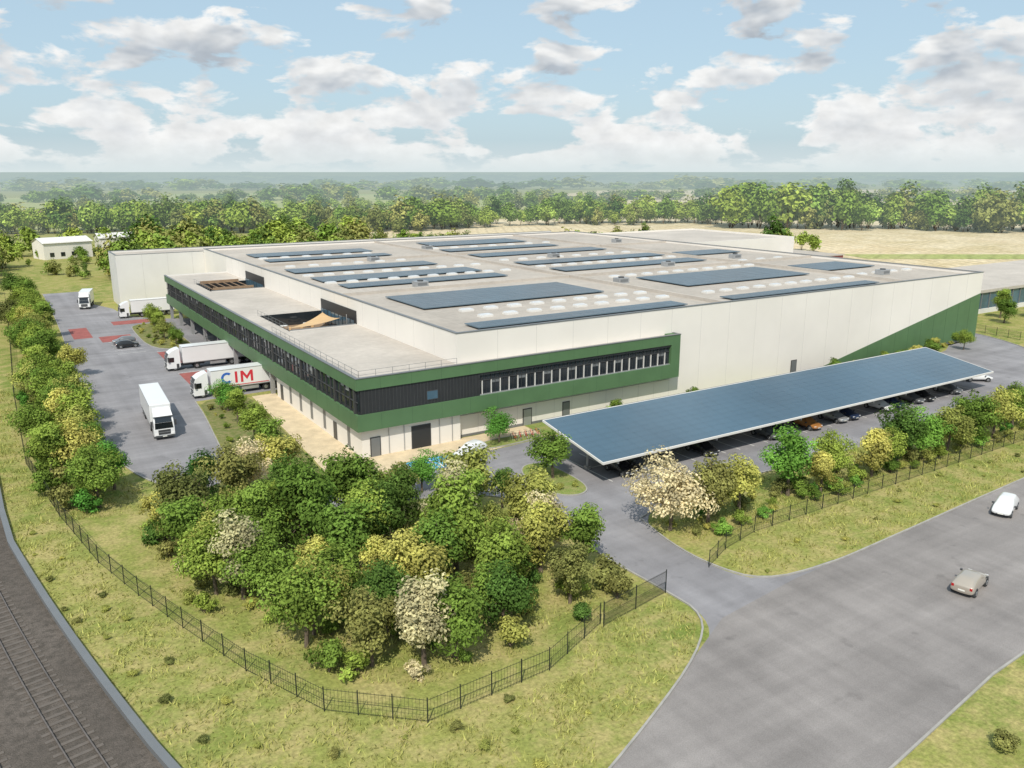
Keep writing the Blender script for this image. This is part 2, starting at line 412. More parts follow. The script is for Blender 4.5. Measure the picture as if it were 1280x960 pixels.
b.box(.16,.30,.3,115,7.0,7.08,m_frame)
b.obj('ribbon_window_side',W)
b=MB()
b.box(.75,13.99,.85,8.0,0,HB,m_white); b.box(.75,13.99,8.0,34,0,HB,m_white)
b.box(5.0,13.99,34.0,115,0,HB+.05,m_white2)
for y in (36,46,57.5,69,80.5,92,103.5,114): b.box(.35,.95,y-.3,y+.3,0,HB,m_steel)
b.obj('ground_floor_walls',W)
b=MB()
for (x,w,h,m) in ((1.9,1.1,2.3,m_cap),(7.3,2.4,2.8,m_dark),(24.0,1.2,2.2,m_steel),(30.5,1.0,2.2,m_cap),(77.5,1.2,2.3,m_cap)):
    yy=.85 if x<14 else 1.6
    b.box(x-.12,x+w+.12,yy-.06,yy,0,h+.12,m_frame); b.box(x,x+w,yy-.09,yy-.06,.02,h,m)
for x in (4.2,6.2,11.0,12.8): b.cyl((x,.78,.1),(x,.78,HB),.05,.05,m_steel,6)
for y in (4.5,13,18,22.5,27): b.box(.72,.75,y,y+.9,.4,3.0,m_cap)
for y in (9,31): b.box(.70,.75,y,y+1.2,0,2.3,m_frame)
x=17
while x<49: b.box(x,x+.03,1.58,1.585,.4,HB,m_joint); x+=3
for i in range(13):
    y=37.5+i*5.9
    b.box(4.85,5.0,y,y+3.2,.9,HB,m_frame); b.box(4.80,4.85,y+.25,y+2.95,1.1,HB-.3,m_cap)
    b.box(4.5,4.8,y,y+.3,.9,1.4,m_dark); b.box(4.5,4.8,y+2.9,y+3.2,.9,1.4,m_dark)
b.box(14.0,50,1.50,1.56,2.9,2.98,m_steel)
b.obj('doors_and_docks',W)
b=MB()
for i in range(14): b.box(-1.6,-.2,66+i*.28,66.3+i*.28,i*.26,i*.26+.05,m_frame)
for i in range(14): b.cyl((-1.6,66+i*.28,i*.26),(-1.6,66+i*.28,i*.26+1.0),.02,.02,m_frame,4)
b.obj('escape_stair',W)
b=MB()
for (y0,y1) in ((34,50),(84,98)):
    b.box(3.2,13.99,y0,y1,7.6,7.68,m_brown)
    b.box(3.2,3.3,y0,y1,7.68,9.75,m_dark); b.box(3.3,13.99,y1-.1,y1,7.68,9.75,m_glass); b.box(3.3,13.99,y0,y0+.1,7.68,9.75,m_white2)
    b.box(13.85,13.98,y0+.1,y1-.1,7.68,HO+1.9,m_dark)
    y=y0+1
    while y<y1-1: b.box(13.80,13.85,y,y+1.3,7.8,10.2,m_glass2); y+=1.7
    b.box(3.3,13.8,y0+.1,y0+.2,9.75,9.9,m_cap)
for (x,y) in ((5.5,37),(9,39),(6,46),(10,46.5)):
    b.cyl((x,y,7.68),(x,y,8.4),.05,.05,m_steel,6); b.cyl((x,y,8.4),(x,y,8.45),.6,.6,m_white2,12)
    for s_ in (-1,1): b.box(x+s_*.9-.22,x+s_*.9+.22,y-.22,y+.22,7.68,8.1,m_orange)
b.obj('roof_terrace',W)
b=MB()
A=[Vector(p) for p in ((3.6,35.8,9.3),(12.9,35.6,10.4),(13.2,47.5,9.2))]
n=8
def tp(i,j):
    u=i/n;v=j/n; w=1-u-v
    p=A[0]*w+A[1]*u+A[2]*v; p.z-=2.6*u*v+1.5*u*w+1.5*v*w; p.z+=.6; return p
for i in range(n):
    for j in range(n-i):
        b.face([tp(i,j),tp(i+1,j),tp(i,j+1)],m_orange)
        if i+j<n-1: b.face([tp(i+1,j),tp(i+1,j+1),tp(i,j+1)],m_orange)
for p in A: b.cyl((p.x,p.y,7.7),(p.x,p.y,p.z+.8),.07,.05,m_steel,6)
b.obj('shade_sail',W)
b=MB()
for k in range(6): b.box(4+k*1.5,4.12+k*1.5,85,97,9.75,9.9,m_brown)
b.box(3.9,12,85,85.2,9.72,10.3,m_brown); b.box(3.9,12,96.8,97,9.72,10.3,m_brown)
b.obj('terrace_pergola',W)
b=MB()
def rail(p,q,h=1.0):
    p=Vector(p);q=Vector(q);L=(q-p).length;k=max(1,int(L/2))
    for i in range(k+1):
        a=p.lerp(q,i/k); b.cyl(a,a+Vector((0,0,h)),.025,.025,m_cap,4,False)
    for z in (h*.5,h): b.cyl(p+Vector((0,0,z)),q+Vector((0,0,z)),.022,.022,m_cap,4,False)
rail((.6,.6,9.72),(.6,34,9.72)); rail((.6,.6,9.72),(13.5,.6,9.72)); rail((3,34,9.72),(3,50,9.72)); rail((3,84,9.72),(3,98,9.72))
b.obj('roof_railing',W)
b=MB()
def pvfield(x0,x1,y0,y1,dx=2.2):
    z=13.35
    b.box(x0,x1,y0,y1,z-.12,z,m_pvline)
    y=y0
    while y<y1-.3:
        x=x0; ye=min(y+1.72,y1)
        while x<x1-.3:
            xe=min(x+dx,x1); b.face([(x+.03,y+.03,z+.006),(xe-.03,y+.03,z+.006),(xe-.03,ye-.03,z+.006),(x+.03,ye-.03,z+.006)],m_pvroof); x+=dx
        y+=1.8
PV=[(20,54,22.5,36.5),(19,56,4.6,8.4),(71,104,20,34),(66,104,4.6,7.6),(19,52,50,55),(18,52,60,67),(66,106,50,56),(66,106,64,70),(18,50,76,83),(66,104,84,91),(20,50,100,105),(20,50,112,120),(66,100,100,106),(70,100,116,128),(112,128,22,32),(112,128,60,68)]
for p in PV: pvfield(*p)
b.obj('roof_solar_array',W)
b=MB()
def skyrow(x0,x1,y,step=4.2):
    x=x0
    while x<x1:
        b.box(x,x+2.0,y,y+1.2,13.01,13.28,m_white2)
        b.box(x+.08,x+1.92,y+.08,y+1.12,13.28,13.38,m_skyl); b.box(x+.35,x+1.65,y+.28,y+.92,13.38,13.44,m_skyl); x+=step
for y in (12.5,18.0): skyrow(24,58,y)
skyrow(68,106,12.5); skyrow(68,106,37.5); skyrow(18,56,58)
skyrow(18,56,70.5); skyrow(66,106,60); skyrow(66,106,75,5.2); skyrow(20,50,88,5.2); skyrow(20,50,108,5.2); skyrow(66,104,110,6); skyrow(112,130,45,6); skyrow(112,130,14,5)
b.obj('skylight_domes',W)
b=MB()
for x in (61.5,109): b.box(x,x+.5,2.0,137.6,13.01,13.55,m_roof2)
for y in (42.5,93): b.box(14.4,61.4,y,y+.5,13.01,13.50,m_roof2); b.box(62.1,108.9,y,y+.5,13.01,13.50,m_roof2); b.box(109.6,133,y,y+.5,13.01,13.5,m_roof2)
for (x,y) in ((30,45.5),(90,46),(115,50),(40,90),(80,75),(120,100),(116,12),(63.5,30),(63.8,110)):
    b.box(x,x+2.4,y,y+1.8,13.01,14.0,m_steel); b.box(x+.3,x+2.1,y-.02,y,13.3,13.8,m_cap); b.cyl((x+1.2,y+.9,14.0),(x+1.2,y+.9,14.2),.55,.55,m_frame,12)
b.obj('roof_plant',W)
A1=grp('annex_building')
b=MB(); b.box(134,178,84,128,0,13.0,m_white); b.box(134.3,177.7,84.3,127.7,13.0,13.02,m_roof2)
for (x0,x1,y0,y1) in ((134,178,84,84.3),(134,178,127.7,128),(134,134.3,84.3,127.7),(177.7,178,84.3,127.7)): b.box(x0,x1,y0,y1,13.0,13.5,m_white)
b.box(178.1,214,92,112,0,5.2,m_red); b.box(178,214.3,91.7,112.3,5.2,5.5,m_roof)
b.box(133.5,160,40,70,0,9.2,m_white2); b.box(133.6,160.2,39.8,70.2,9.2,9.5,m_cap)
b.obj('walls',A1)
A2=grp('glazed_hall_building')
b=MB(); b.box(158,250,18,48,0,5.0,m_glass2); b.box(157.6,250.4,17.6,48.4,5.0,5.7,m_roof2); b.box(157.8,250.2,17.8,18,0,1.1,m_white2)
x=158
while x<250: b.box(x,x+.25,17.8,18,1.1,5,m_cap); x+=3.5
y=18
while y<48: b.box(157.8,158,y,y+.25,0,5,m_cap); y+=3.5
b.box(170,200,55,90,0,4.2,m_white2); b.box(169.6,200.4,54.6,90.4,4.2,4.6,m_roof)
b.obj('walls',A2)
def house(name,x,y,rz,L,Wd,h,wall,roofm,pitch=2.2):
    g=grp(name,(x,y,0),rz); b=MB(); b.box(-L/2,L/2,-Wd/2,Wd/2,0,h,wall)
    for sx in (-1,1): b.face([(sx*L/2,-Wd/2,h),(sx*L/2,Wd/2,h),(sx*L/2,0,h+pitch)],wall)
    b.obj('walls',g); b=MB(); e=.5
    b.face([(-L/2-e,-Wd/2-e,h-.3),(L/2+e,-Wd/2-e,h-.3),(L/2+e,0,h+pitch+.1),(-L/2-e,0,h+pitch+.1)],roofm)
    b.face([(-L/2-e,Wd/2+e,h-.3),(-L/2-e,0,h+pitch+.1),(L/2+e,0,h+pitch+.1),(L/2+e,Wd/2+e,h-.3)],roofm)
    b.obj('roof',g); b=MB(); x=-L/2+2
    while x<L/2-2: b.box(x,x+1.6,-Wd/2-.05,-Wd/2,1,2.6,m_glass); b.box(x,x+1.6,Wd/2,Wd/2+.05,1,2.6,m_glass); x+=4
    b.obj('windows',g)
house('white_farm_building',-8,285,.3,18,11,6.5,m_white,m_white2,1.5)
house('white_farm_building',13,300,.1,14,10,6.5,m_white,m_white2,1.5)
house('white_farm_building',-62,215,1.3,16,10,5,m_white,m_cap,2.5)
house('white_farm_building',-58,178,1.4,14,9,5,m_white2,m_red,2.5)

# ---------------------------------------------------------------- solar car port
C=grp('solar_carport')
x0,x1,yb,yf,zb,zf=19.0,96.0,-10.4,-21.6,4.65,2.85
def zc(y): return zf+(y-yf)/(yb-yf)*(zb-zf)
b=MB()
b.face([(x0,yf,zf),(x1,yf,zf),(x1,yb,zb),(x0,yb,zb)],m_pvline)
b.face([(x0,yf,zf-.14),(x0,yb,zb-.14),(x1,yb,zb-.14),(x1,yf,zf-.14)],m_frame)
nx,ny=38,10
for i in range(nx):
    for j in range(ny):
        xa=x0+(x1-x0)*i/nx+.012; xb=x0+(x1-x0)*(i+1)/nx-.012; ya=yf+(yb-yf)*j/ny+.01; yc=yf+(yb-yf)*(j+1)/ny-.01
        b.face([(xa,ya,zc(ya)+.012),(xb,ya,zc(ya)+.012),(xb,yc,zc(yc)+.012),(xa,yc,zc(yc)+.012)],m_pv)
b.obj('panels',C)
b=MB()
def slab(xa,xb,ya,yc,dz0,dz1,m):
    n=len(b.v); b.v+=[(x,y,zc(y)+d) for d in (dz0,dz1) for y in (ya,yc) for x in (xa,xb)]; k=b.mi(m)
    for f in ((0,2,3,1),(4,5,7,6),(0,1,5,4),(2,6,7,3),(0,4,6,2),(1,3,7,5)): b.f.append(tuple(n+i for i in f)); b.m.append(k)
slab(x0-.12,x1+.12,yf-.12,yf,-.22,.03,m_white2); slab(x0-.12,x1+.12,yb,yb+.12,-.22,.03,m_white2)
slab(x0-.12,x0,yf,yb,-.22,.03,m_white2); slab(x1,x1+.12,yf,yb,-.22,.03,m_white2)
for y in (-20.4,-18,-15.8,-13.5,-11.4): slab(x0,x1,y-.07,y+.07,-.34,-.145,m_steel)
x=21.2
while x<95:
    slab(x-.09,x+.09,yf+.1,yb-.1,-.62,-.345,m_steel)
    b.cyl((x,-16.05,0),(x,-16.05,zc(-16.05)-.6),.14,.14,m_steel,8)
    b.cyl((x,-16.05,1.6),(x,-19.0,zc(-19)-.6),.07,.07,m_steel,6); b.cyl((x,-16.05,1.9),(x,-13.0,zc(-13)-.6),.07,.07,m_steel,6)
    b.box(x-.3,x+.3,-16.35,-15.75,0,.35,m_kerb)
    x+=7.5
b.obj('steel_frame',C)

# ---------------------------------------------------------------- vehicles
def car_meshes(kind):
    s=1.0 if kind=='hatch' else 1.08
    rz=1.47 if kind=='hatch' else 1.62
    S=[(-2.10,.66,.48,.72,.70,.82,.55,.90),(-2.06,.80,.32,.84,.82,.92,.66,1.00),(-1.92,.84,.26,.88,.86,.98,.68,1.10),
       (-1.42,.85,.24,.90,.87,.98,.62,rz-.05),(-.95,.85,.24,.90,.87,.97,.64,rz),(-.87,.85,.24,.90,.87,.97,.64,rz),
       (-.05,.85,.24,.90,.87,.95,.64,rz),(.03,.85,.24,.90,.87,.95,.64,rz),(.42,.85,.24,.90,.87,.94,.61,rz-.06),
       (1.10,.85,.24,.90,.86,.92,.70,1.0),(1.22,.85,.24,.90,.86,.91,.70,.95),(1.80,.83,.26,.88,.82,.80,.64,.84),(2.02,.78,.30,.82,.76,.70,.56,.73),(2.12,.64,.40,.68,.64,.60,.45,.62)]
    v=[];f=[];mi=[]
    for (x,wb,z0,wm,w1,z1,w2,z2) in S:
        h=[(wb,z0),(wm,.55*s if .55>z0 else z0+.1),(w1,z1),(w2,z2-.03),(w2*.5,z2)]
        row=[(x*s,-y,z) for y,z in h]+[(x*s,y,z) for y,z in reversed(h)]
        v+=row
    n=10
    for i in range(len(S)-1):
        for j in range(9):
            a=i*n+j; f.append((a,a+1,a+n+1,a+n))
            side=j in (2,6); top=j in (3,4,5); m=0
            if side and 2<=i<=8 and i not in (4,6): m=1
            if top and i in (2,8): m=1
            mi.append(m)
        f.append((i*n+9,i*n,i*n+n,i*n+n+9)); mi.append(2)
    f.append(tuple(range(9,-1,-1))); mi.append(0)
    f.append(tuple((len(S)-1)*n+k for k in range(n))); mi.append(0)
    me=bpy.data.meshes.new('car_body_'+kind); me.from_pydata(v,[],f); me.polygons.foreach_set('material_index',mi)
    me.polygons.foreach_set('use_smooth',[True]*len(f))
    b=MB()
    for x in (-1.30*s,1.32*s):
        for sy in (-1,1):
            b.cyl((x,sy*.60,.36),(x,sy*.895,.36),.40,.40,m_truckg,20)
            b.cyl((x,sy*.66,.33),(x,sy*.91,.33),.33,.33,m_tyre,20); b.cyl((x,sy*.9,.33),(x,sy*.925,.33),.22,.20,m_rim,14)
            b.cyl((x,sy*.92,.33),(x,sy*.94,.33),.05,.05,m_frame,8)
    w=b.mesh('car_wheels_'+kind)
    b=MB()
    for sy in (-1,1):
        b.box(1.93*s,2.04*s,sy*.62-.14,sy*.62+.14,.60,.72,m_light)
        b.box(-2.09*s,-2.0*s,sy*.68-.10,sy*.68+.10,.74,.95,m_tail)
        b.box(.75*s,.92*s,sy*.98-.08,sy*.98+.08,.95,1.08,m_frame)
    b.box(2.07*s,2.10*s,-.38,.38,.36,.50,m_frame); b.box(2.10*s,2.115*s,-.24,.24,.42,.52,m_plate); b.box(-2.115*s,-2.09*s,-.25,.25,.55,.66,m_plate)
    t=b.mesh('car_trim_'+kind)
    return me,w,t
CARM={k:car_meshes(k) for k in ('hatch','suv')}
PAINT={n:M('car_paint_'+n,c,.3,.02,1,coat=.8,metal=mt) for n,c,mt in (('white',(.72,.73,.74),0),('black',(.015,.016,.018),.1),('silver',(.42,.43,.44),.5),('grey',(.16,.17,.18),.4),('orange',(.45,.20,.06),.2),('darkblue',(.02,.035,.08),.2),('beige',(.45,.40,.34),.3))}
BODY={}
def car(kind,paint,x,y,rz,name='parked_car'):
    g=grp(name,(x,y,.012),math.radians(rz))
    key=(kind,paint)
    if key not in BODY:
        me=CARM[kind][0].copy(); me.materials.clear()
        for m in (PAINT[paint],m_cglass,m_truckg): me.materials.append(m)
        BODY[key]=me
    o=link(BODY[key],'body',g); md=o.modifiers.new('s','SUBSURF'); md.levels=1; md.render_levels=2
    link(CARM[kind][1],'wheels',g); link(CARM[kind][2],'trim',g)
car('suv','white',12.2,-4.9,200)
car('hatch','black',-13,85.0,2); car('hatch','grey',-13,89.2,178)
for i,(x,k,p,row) in enumerate([(23.6,'hatch','black',0),(26.2,'hatch','grey',0),(36.3,'suv','black',0),(38.8,'hatch','darkblue',1),(31,'hatch','silver',1),(47.7,'hatch','grey',0),(50.2,'hatch','darkblue',0),(55.3,'suv','orange',0),(61.0,'hatch','silver',0),(63.5,'hatch','darkblue',0),(71.2,'hatch','white',0),(73.7,'suv','darkblue',0),(81.2,'suv','black',0),(78.7,'hatch','grey',0),(58,'hatch','black',1),(66,'suv','grey',1),(88.5,'hatch','grey',0),(44.0,'suv','grey',1)]):
    y=-19.0 if row==0 else -13.5
    car(k,p,x-.0,y,-90+random.uniform(-2,2) if row==0 else 90)
car('suv','white',99.5,-17.5,-35); car('hatch','black',45,-29.6,5)
car('suv','white',49,-48.2,197,'moving_car'); car('hatch','beige',30.5,-55.0,12,'moving_car')

def truck(x,y,rz,name='semi_truck',length=15.0,letters=False,stripe=False,rigid=False):
    """front of the cab at local x=0, vehicle extends to -x"""
    g=grp(name,(x,y,.012),math.radians(rz))
    b=MB()
    prof=[(0,.45),(0,1.35),(-.10,2.25),(-.32,2.95),(-.95,3.42),(-1.75,3.72),(-2.15,3.75),(-2.15,.75),(-1.9,.45)]
    hw=1.22
    ins=[0,0,.03,.06,.14,.2,.2,0,0]
    L=[(px,-hw+i_,pz) for (px,pz),i_ in zip(prof,ins)]; R=[(px,hw-i_,pz) for (px,pz),i_ in zip(prof,ins)]
    b.face(L,m_truckw); b.face(R[::-1],m_truckw)
    for i in range(len(prof)):
        j=(i+1)%len(prof); b.face([L[j],L[i],R[i],R[j]],m_truckw)
    o=b.obj('cab',g); md=o.modifiers.new('b','BEVEL'); md.width=.05; md.segments=2; o.data.validate()
    b=MB()
    b.face([(.03,-1.08,1.48),(.03,1.08,1.48),(-.085,1.02,2.22),(-.085,-1.02,2.22)],m_cglass)
    b.face([(-.09,-1.0,2.24),(-.09,1.0,2.24),(-.29,.96,2.88),(-.29,-.96,2.88)],m_cglass)
    for sy in (-1,1):
        b.box(-1.15,-.22,sy*1.225-.012,sy*1.225+.012,1.55,2.35,m_cglass)
        b.box(-.35,-.1,sy*1.42-.09,sy*1.42+.09,1.7,2.45,m_frame); b.box(-.3,-.24,min(sy*1.2,sy*1.42),max(sy*1.2,sy*1.42),2.4,2.45,m_frame)
        b.box(.0,.05,sy*.9-.2,sy*.9+.2,.62,.85,m_light)
        b.box(-1.9,-1.5,sy*1.24-.02,sy*1.24+.02,.5,1.2,m_frame)
    b.box(.0,.05,-.72,.72,.72,1.32,m_frame); b.box(.05,.07,-.72,.72,.98,1.04,m_rim); b.box(-.05,.06,-1.2,1.2,.35,.58,m_truckg); b.box(.06,.075,-.26,.26,.42,.54,m_plate)
    b.box(-.35,-.12,-1.15,1.15,2.92,3.0,m_frame)
    b.obj('cab_trim',g)
    t0=-2.6 if not rigid else -2.3
    b=MB()
    b.box(-length,t0,-1.27,1.27,1.15,3.98,m_truckw)
    o=b.obj('trailer_box',g); md=o.modifiers.new('b','BEVEL'); md.width=.03; md.segments=1
    b=MB()
    b.box(-length+.05,t0-.05,-1.2,1.2,1.02,1.15,m_truckg); b.box(-6.2 if not rigid else -length,-.8,-.45,.45,.62,.9,m_truckg)
    b.box(-length-.02,t0+.02,-1.285,-1.27,1.15,1.27,m_steel); b.box(-length-.02,t0+.02,1.27,1.285,1.15,1.27,m_steel)
    b.box(-length-.015,t0+.015,-1.283,-1.27,3.88,3.99,m_steel); b.box(-length-.015,t0+.015,1.27,1.283,3.88,3.99,m_steel)
    if not rigid:
        b.box(-length+5.0,-7.0,-1.15,-1.1,.5,1.0,m_steel); b.box(-length+5.0,-7.0,1.1,1.15,.5,1.0,m_steel)
    b.box(-length-.03,-length,-1.2,-.02,1.25,3.85,m_white2); b.box(-length-.03,-length,.02,1.2,1.25,3.85,m_white2)
    b.box(-length,-length+.1,-1.2,1.2,.55,.68,m_truckg)
    for sy in (-1,1): b.box(-length-.04,-length,sy*1.0-.15,sy*1.0+.15,.72,.9,m_tail)
    b.obj('chassis',g)
    b=MB()
    ax=[-1.25,-4.8]+([-length+3.9,-length+2.6,-length+1.3] if not rigid else [-length+1.6])
    for a in ax:
        for sy in (-1,1):
            b.cyl((a,sy*.82,.5),(a,sy*1.2,.5),.5,.5,m_tyre,20); b.cyl((a,sy*1.19,.5),(a,sy*1.215,.5),.28,.26,m_rim,14)
    b.obj('wheels',g)
    if letters:
        b=MB(); Y=1.290
        def q(pts,m): b.face([(-u,Y,v) for u,v in pts],m)
        z0,h=1.75,1.75; t=.36
        cx,cz,ro,ri=4.9,z0+h/2,h/2,h/2-t
        for i in range(14):
            a0=math.radians(48+i*264/14); a1=math.radians(48+(i+1)*264/14)
            q([(cx+ro*math.cos(a0),cz+ro*math.sin(a0)),(cx+ro*math.cos(a1),cz+ro*math.sin(a1)),(cx+ri*math.cos(a1),cz+ri*math.sin(a1)),(cx+ri*math.cos(a0),cz+ri*math.sin(a0))],m_ltblue)
        q([(6.1,z0),(6.1+t,z0),(6.1+t,z0+h),(6.1,z0+h)],m_ltred)
        u=6.95
        q([(u,z0),(u+t,z0),(u+t,z0+h),(u,z0+h)],m_ltred); q([(u+1.5,z0),(u+1.5+t,z0),(u+1.5+t,z0+h),(u+1.5,z0+h)],m_ltred)
        q([(u+t,z0+h),(u+t,z0+h-.6),(u+.93,z0+.35),(u+.93,z0+.95)],m_ltred); q([(u+1.5,z0+h),(u+1.5,z0+h-.6),(u+.93,z0+.35),(u+.93,z0+.95)],m_ltred)
        b.face([(-3.4,Y,1.36),(-11.2,Y,1.36),(-11.2,Y,1.48),(-3.4,Y,1.48)],m_ltred)
        b.obj('livery_lettering',g)
    return g
truck(-17.6,21,-93)
truck(-10.3,40,180,letters=True,length=14.6)
truck(-10.3,60.6,180,length=14.6)
truck(-9.6,121.5,180,length=12)
truck(-15.0,139.5,-102,name='box_truck',length=9.5,rigid=True)

def bike():
    b=MB()
    for x in (-.52,.52):
        for i in range(16):
            t=2*math.pi*i/16;u=2*math.pi*(i+1)/16
            b.cyl((x+.34*math.cos(t),0,.35+.34*math.sin(t)),(x+.34*math.cos(u),0,.35+.34*math.sin(u)),.022,.022,m_tyre,5,False)
        for i in range(6):
            t=math.pi*i/3; b.cyl((x,0,.35),(x+.33*math.cos(t),0,.35+.33*math.sin(t)),.006,.006,m_rim,3,False)
    P={'bb':(-.05,0,.3),'s':(-.2,0,.85),'h':(.36,0,.85),'r':(-.52,0,.35),'f':(.52,0,.35),'hb':(.33,0,1.0)}
    for a,c in (('bb','s'),('s','h'),('bb','h'),('bb','r'),('s','r'),('h','f'),('h','hb')): b.cyl(P[a],P[c],.02,.02,m_ltred,5)
    b.box(-.32,-.08,-.06,.06,.88,.93,m_frame); b.cyl((.33,-.25,1.0),(.33,.25,1.0),.015,.015,m_frame,5)
    return b.mesh('bicycle')
bm=bike()
for i in range(5): link(bm,'bicycle',None,(19.6+i*.85,-3.0-.05*i,.11),math.radians(80+random.uniform(-12,12)))
b=MB()
for i in range(6):
    x=19.2+i*.85
    b.cyl((x,-3.3,.1),(x,-3.3,.85),.025,.025,m_steel,6); b.cyl((x,-2.7,.1),(x,-2.7,.85),.025,.025,m_steel,6); b.cyl((x,-3.3,.85),(x,-2.7,.85),.025,.025,m_steel,6)
b.obj('bicycle_rack')

# ---------------------------------------------------------------- fences
def fence(name,pts,h=1.75,step=.16,post=2.5):
    b=MB()
    for i in range(len(pts)-1):
        p=Vector((*pts[i],0));q=Vector((*pts[i+1],0));L=(q-p).length;d=(q-p)/L
        ang=math.atan2(d.y,d.x); mt=Matrix.Translation(p)@Matrix.Rotation(ang,4,'Z')
        k=max(1,round(L/post))
        for j in range(k+1):
            s=L*j/k; b.box(s-.03,s+.03,-.03,.03,0,h+.08,m_fence,mt)
        s=step
        while s<L: b.box(s-.007,s+.007,-.006,.006,.06,h,m_fence,mt); s+=step
        for z in (.15,h*.5,h-.1): b.box(0,L,-.01,.01,z-.012,z+.012,m_fence,mt)
    return b.obj(name)
fL=[(-31,170),(-31.5,130),(-32,101),(-33,53),(-33,20),(-31,1),(-29,-12),(-27,-20),(-25,-27),(-22.5,-35),(-19.5,-42),(-14.5,-46.5),(-5,-46),(1.6,-43.2)]
fence('perimeter_fence',fL,1.7,.24)
fence('perimeter_fence',[(15.2,-41),(19,-39.3),(24,-38.2),(44,-38),(74,-37.6),(130,-36)],1.6,.24)
fence('sliding_gate',[(1.6,-43.6),(9.0,-42.3)],2.0,.09,3.7)
fence('perimeter_fence',[(140,-4),(143,14),(150,16),(156,14)],1.7)

# ---------------------------------------------------------------- vegetation
def leafy(name,seed,h,w,nleaf,leaf,mat,crown0=.25,trunk=True,nclump=26,flat=1.0):
    r=np.random.default_rng(seed); b=MB()
    zc=h*(crown0+(1-crown0)/2); rz=h*(1-crown0)/2; rw=w/2
    C=[];T=[];Rr=[]
    bough=r.normal(size=(6,3)); bough/=np.linalg.norm(bough,axis=1)[:,None]; bl=r.uniform(.6,1.18,6)
    for i in range(nclump):
        d=r.normal(size=3); d/=np.linalg.norm(d)
        k=np.argmax(bough@d); q=r.uniform(.2,.88)*bl[k]
        taper=1-.3*max(0,d[2])
        c=np.array([d[0]*rw*q*taper,d[1]*rw*q*taper,zc+d[2]*rz*q])
        C.append(c); Rr.append(w*r.uniform(.08,.19)); T.append(r.uniform(.6,1.35))
    if trunk:
        tr=.035*h*.6+.05
        p=[Vector((0,0,-.1)),Vector((r.normal()*.08,r.normal()*.08,h*.25)),Vector((r.normal()*.15,r.normal()*.15,h*.55)),Vector((0,0,h*.8))]
        for i in range(3): b.cyl(p[i],p[i+1],tr*(1-.3*i),tr*(.7-.27*i),m_bark,7,False)
        for i in range(0,nclump,2):
            s=p[1].lerp(p[2],r.random()); m=s.lerp(Vector(C[i]),.5)+Vector((0,0,.15))
            b.cyl(s,m,tr*.35,tr*.2,m_bark,5,False); b.cyl(m,Vector(C[i]),tr*.2,tr*.07,m_bark,5,False)
    elif nleaf>600:
        for i in range(0,nclump,3): b.cyl((0,0,0),Vector(C[i]),.05,.02,m_bark,4,False)
    nv=len(b.v)
    wts=np.array(Rr)**2; idx=r.choice(nclump,size=nleaf,p=wts/wts.sum())
    d=r.normal(size=(nleaf,3)); d/=np.linalg.norm(d,axis=1)[:,None]
    rad=np.array(Rr)[idx]*(.5+.8*r.random(nleaf)**.9)
    P=np.array(C)[idx]+d*rad[:,None]*np.array([1,1,.8*flat]); P[:,2]=np.maximum(P[:,2],.08)
    out_=P-np.array([0,0,zc*.8]); out_/=np.linalg.norm(out_,axis=1)[:,None]+1e-6
    nrm=d*.7+out_*.5+.45*r.normal(size=(nleaf,3)); nrm[:,2]+=.35; nrm/=np.linalg.norm(nrm,axis=1)[:,None]
    t=np.cross(nrm,r.normal(size=(nleaf,3))); t/=np.linalg.norm(t,axis=1)[:,None]; u=np.cross(nrm,t)
    s=leaf*(.6+.8*r.random(nleaf))[:,None]
    Q=np.stack([P-t*s*.5,P-u*s*.32+nrm*s*.08,P+t*s*.5,P+u*s*.32+nrm*s*.08],1).reshape(-1,3)
    tint=np.array(T)[idx]*(.78+.44*r.random(nleaf))
    k=b.mi(mat)
    verts=b.v+[tuple(q) for q in Q.tolist()]
    faces=b.f+[(nv+4*i,nv+4*i+1,nv+4*i+2,nv+4*i+3) for i in range(nleaf)]
    me=bpy.data.meshes.new(name); me.from_pydata(verts,[],faces)
    for m in b.mats: me.materials.append(m)
    me.polygons.foreach_set('material_index',b.m+[k]*nleaf)
    a=me.attributes.new('tint','FLOAT','POINT'); a.data.foreach_set('value',np.concatenate([np.ones(nv),np.repeat(tint,4)]))
    return me
TM={}
for q,nm in enumerate(('green','bright','dark','yellow','cream','olive')):
    mt=LM[nm]
    TM[nm]=[leafy('tree_'+nm+str(i),100+i*31+q*7,7.0+.7*i,6.9-.8*i,6000,.28,mt,.14,True,34+6*i) for i in range(3)]
    TM['b'+nm]=[leafy('bush_'+nm+str(i),300+q*13+i,2.4,3.0,1600,.23,mt,.0,False,20,.9) for i in range(2)]
def tree(kind,x,y,h=7.0,name='deciduous_tree',wide=1.0):
    me=random.choice(TM[kind]); s=h/7.2
    link(me,name,None,(x,y,0),random.uniform(0,6.28),(s*wide,s*wide,s))
def bush(kind,x,y,h=2.0,wide=1.0,name='bush'):
    me=random.choice(TM['b'+kind]); s=h/2.4; link(me,name,None,(x,y,0),random.uniform(0,6.28),(s*wide,s*wide,s))
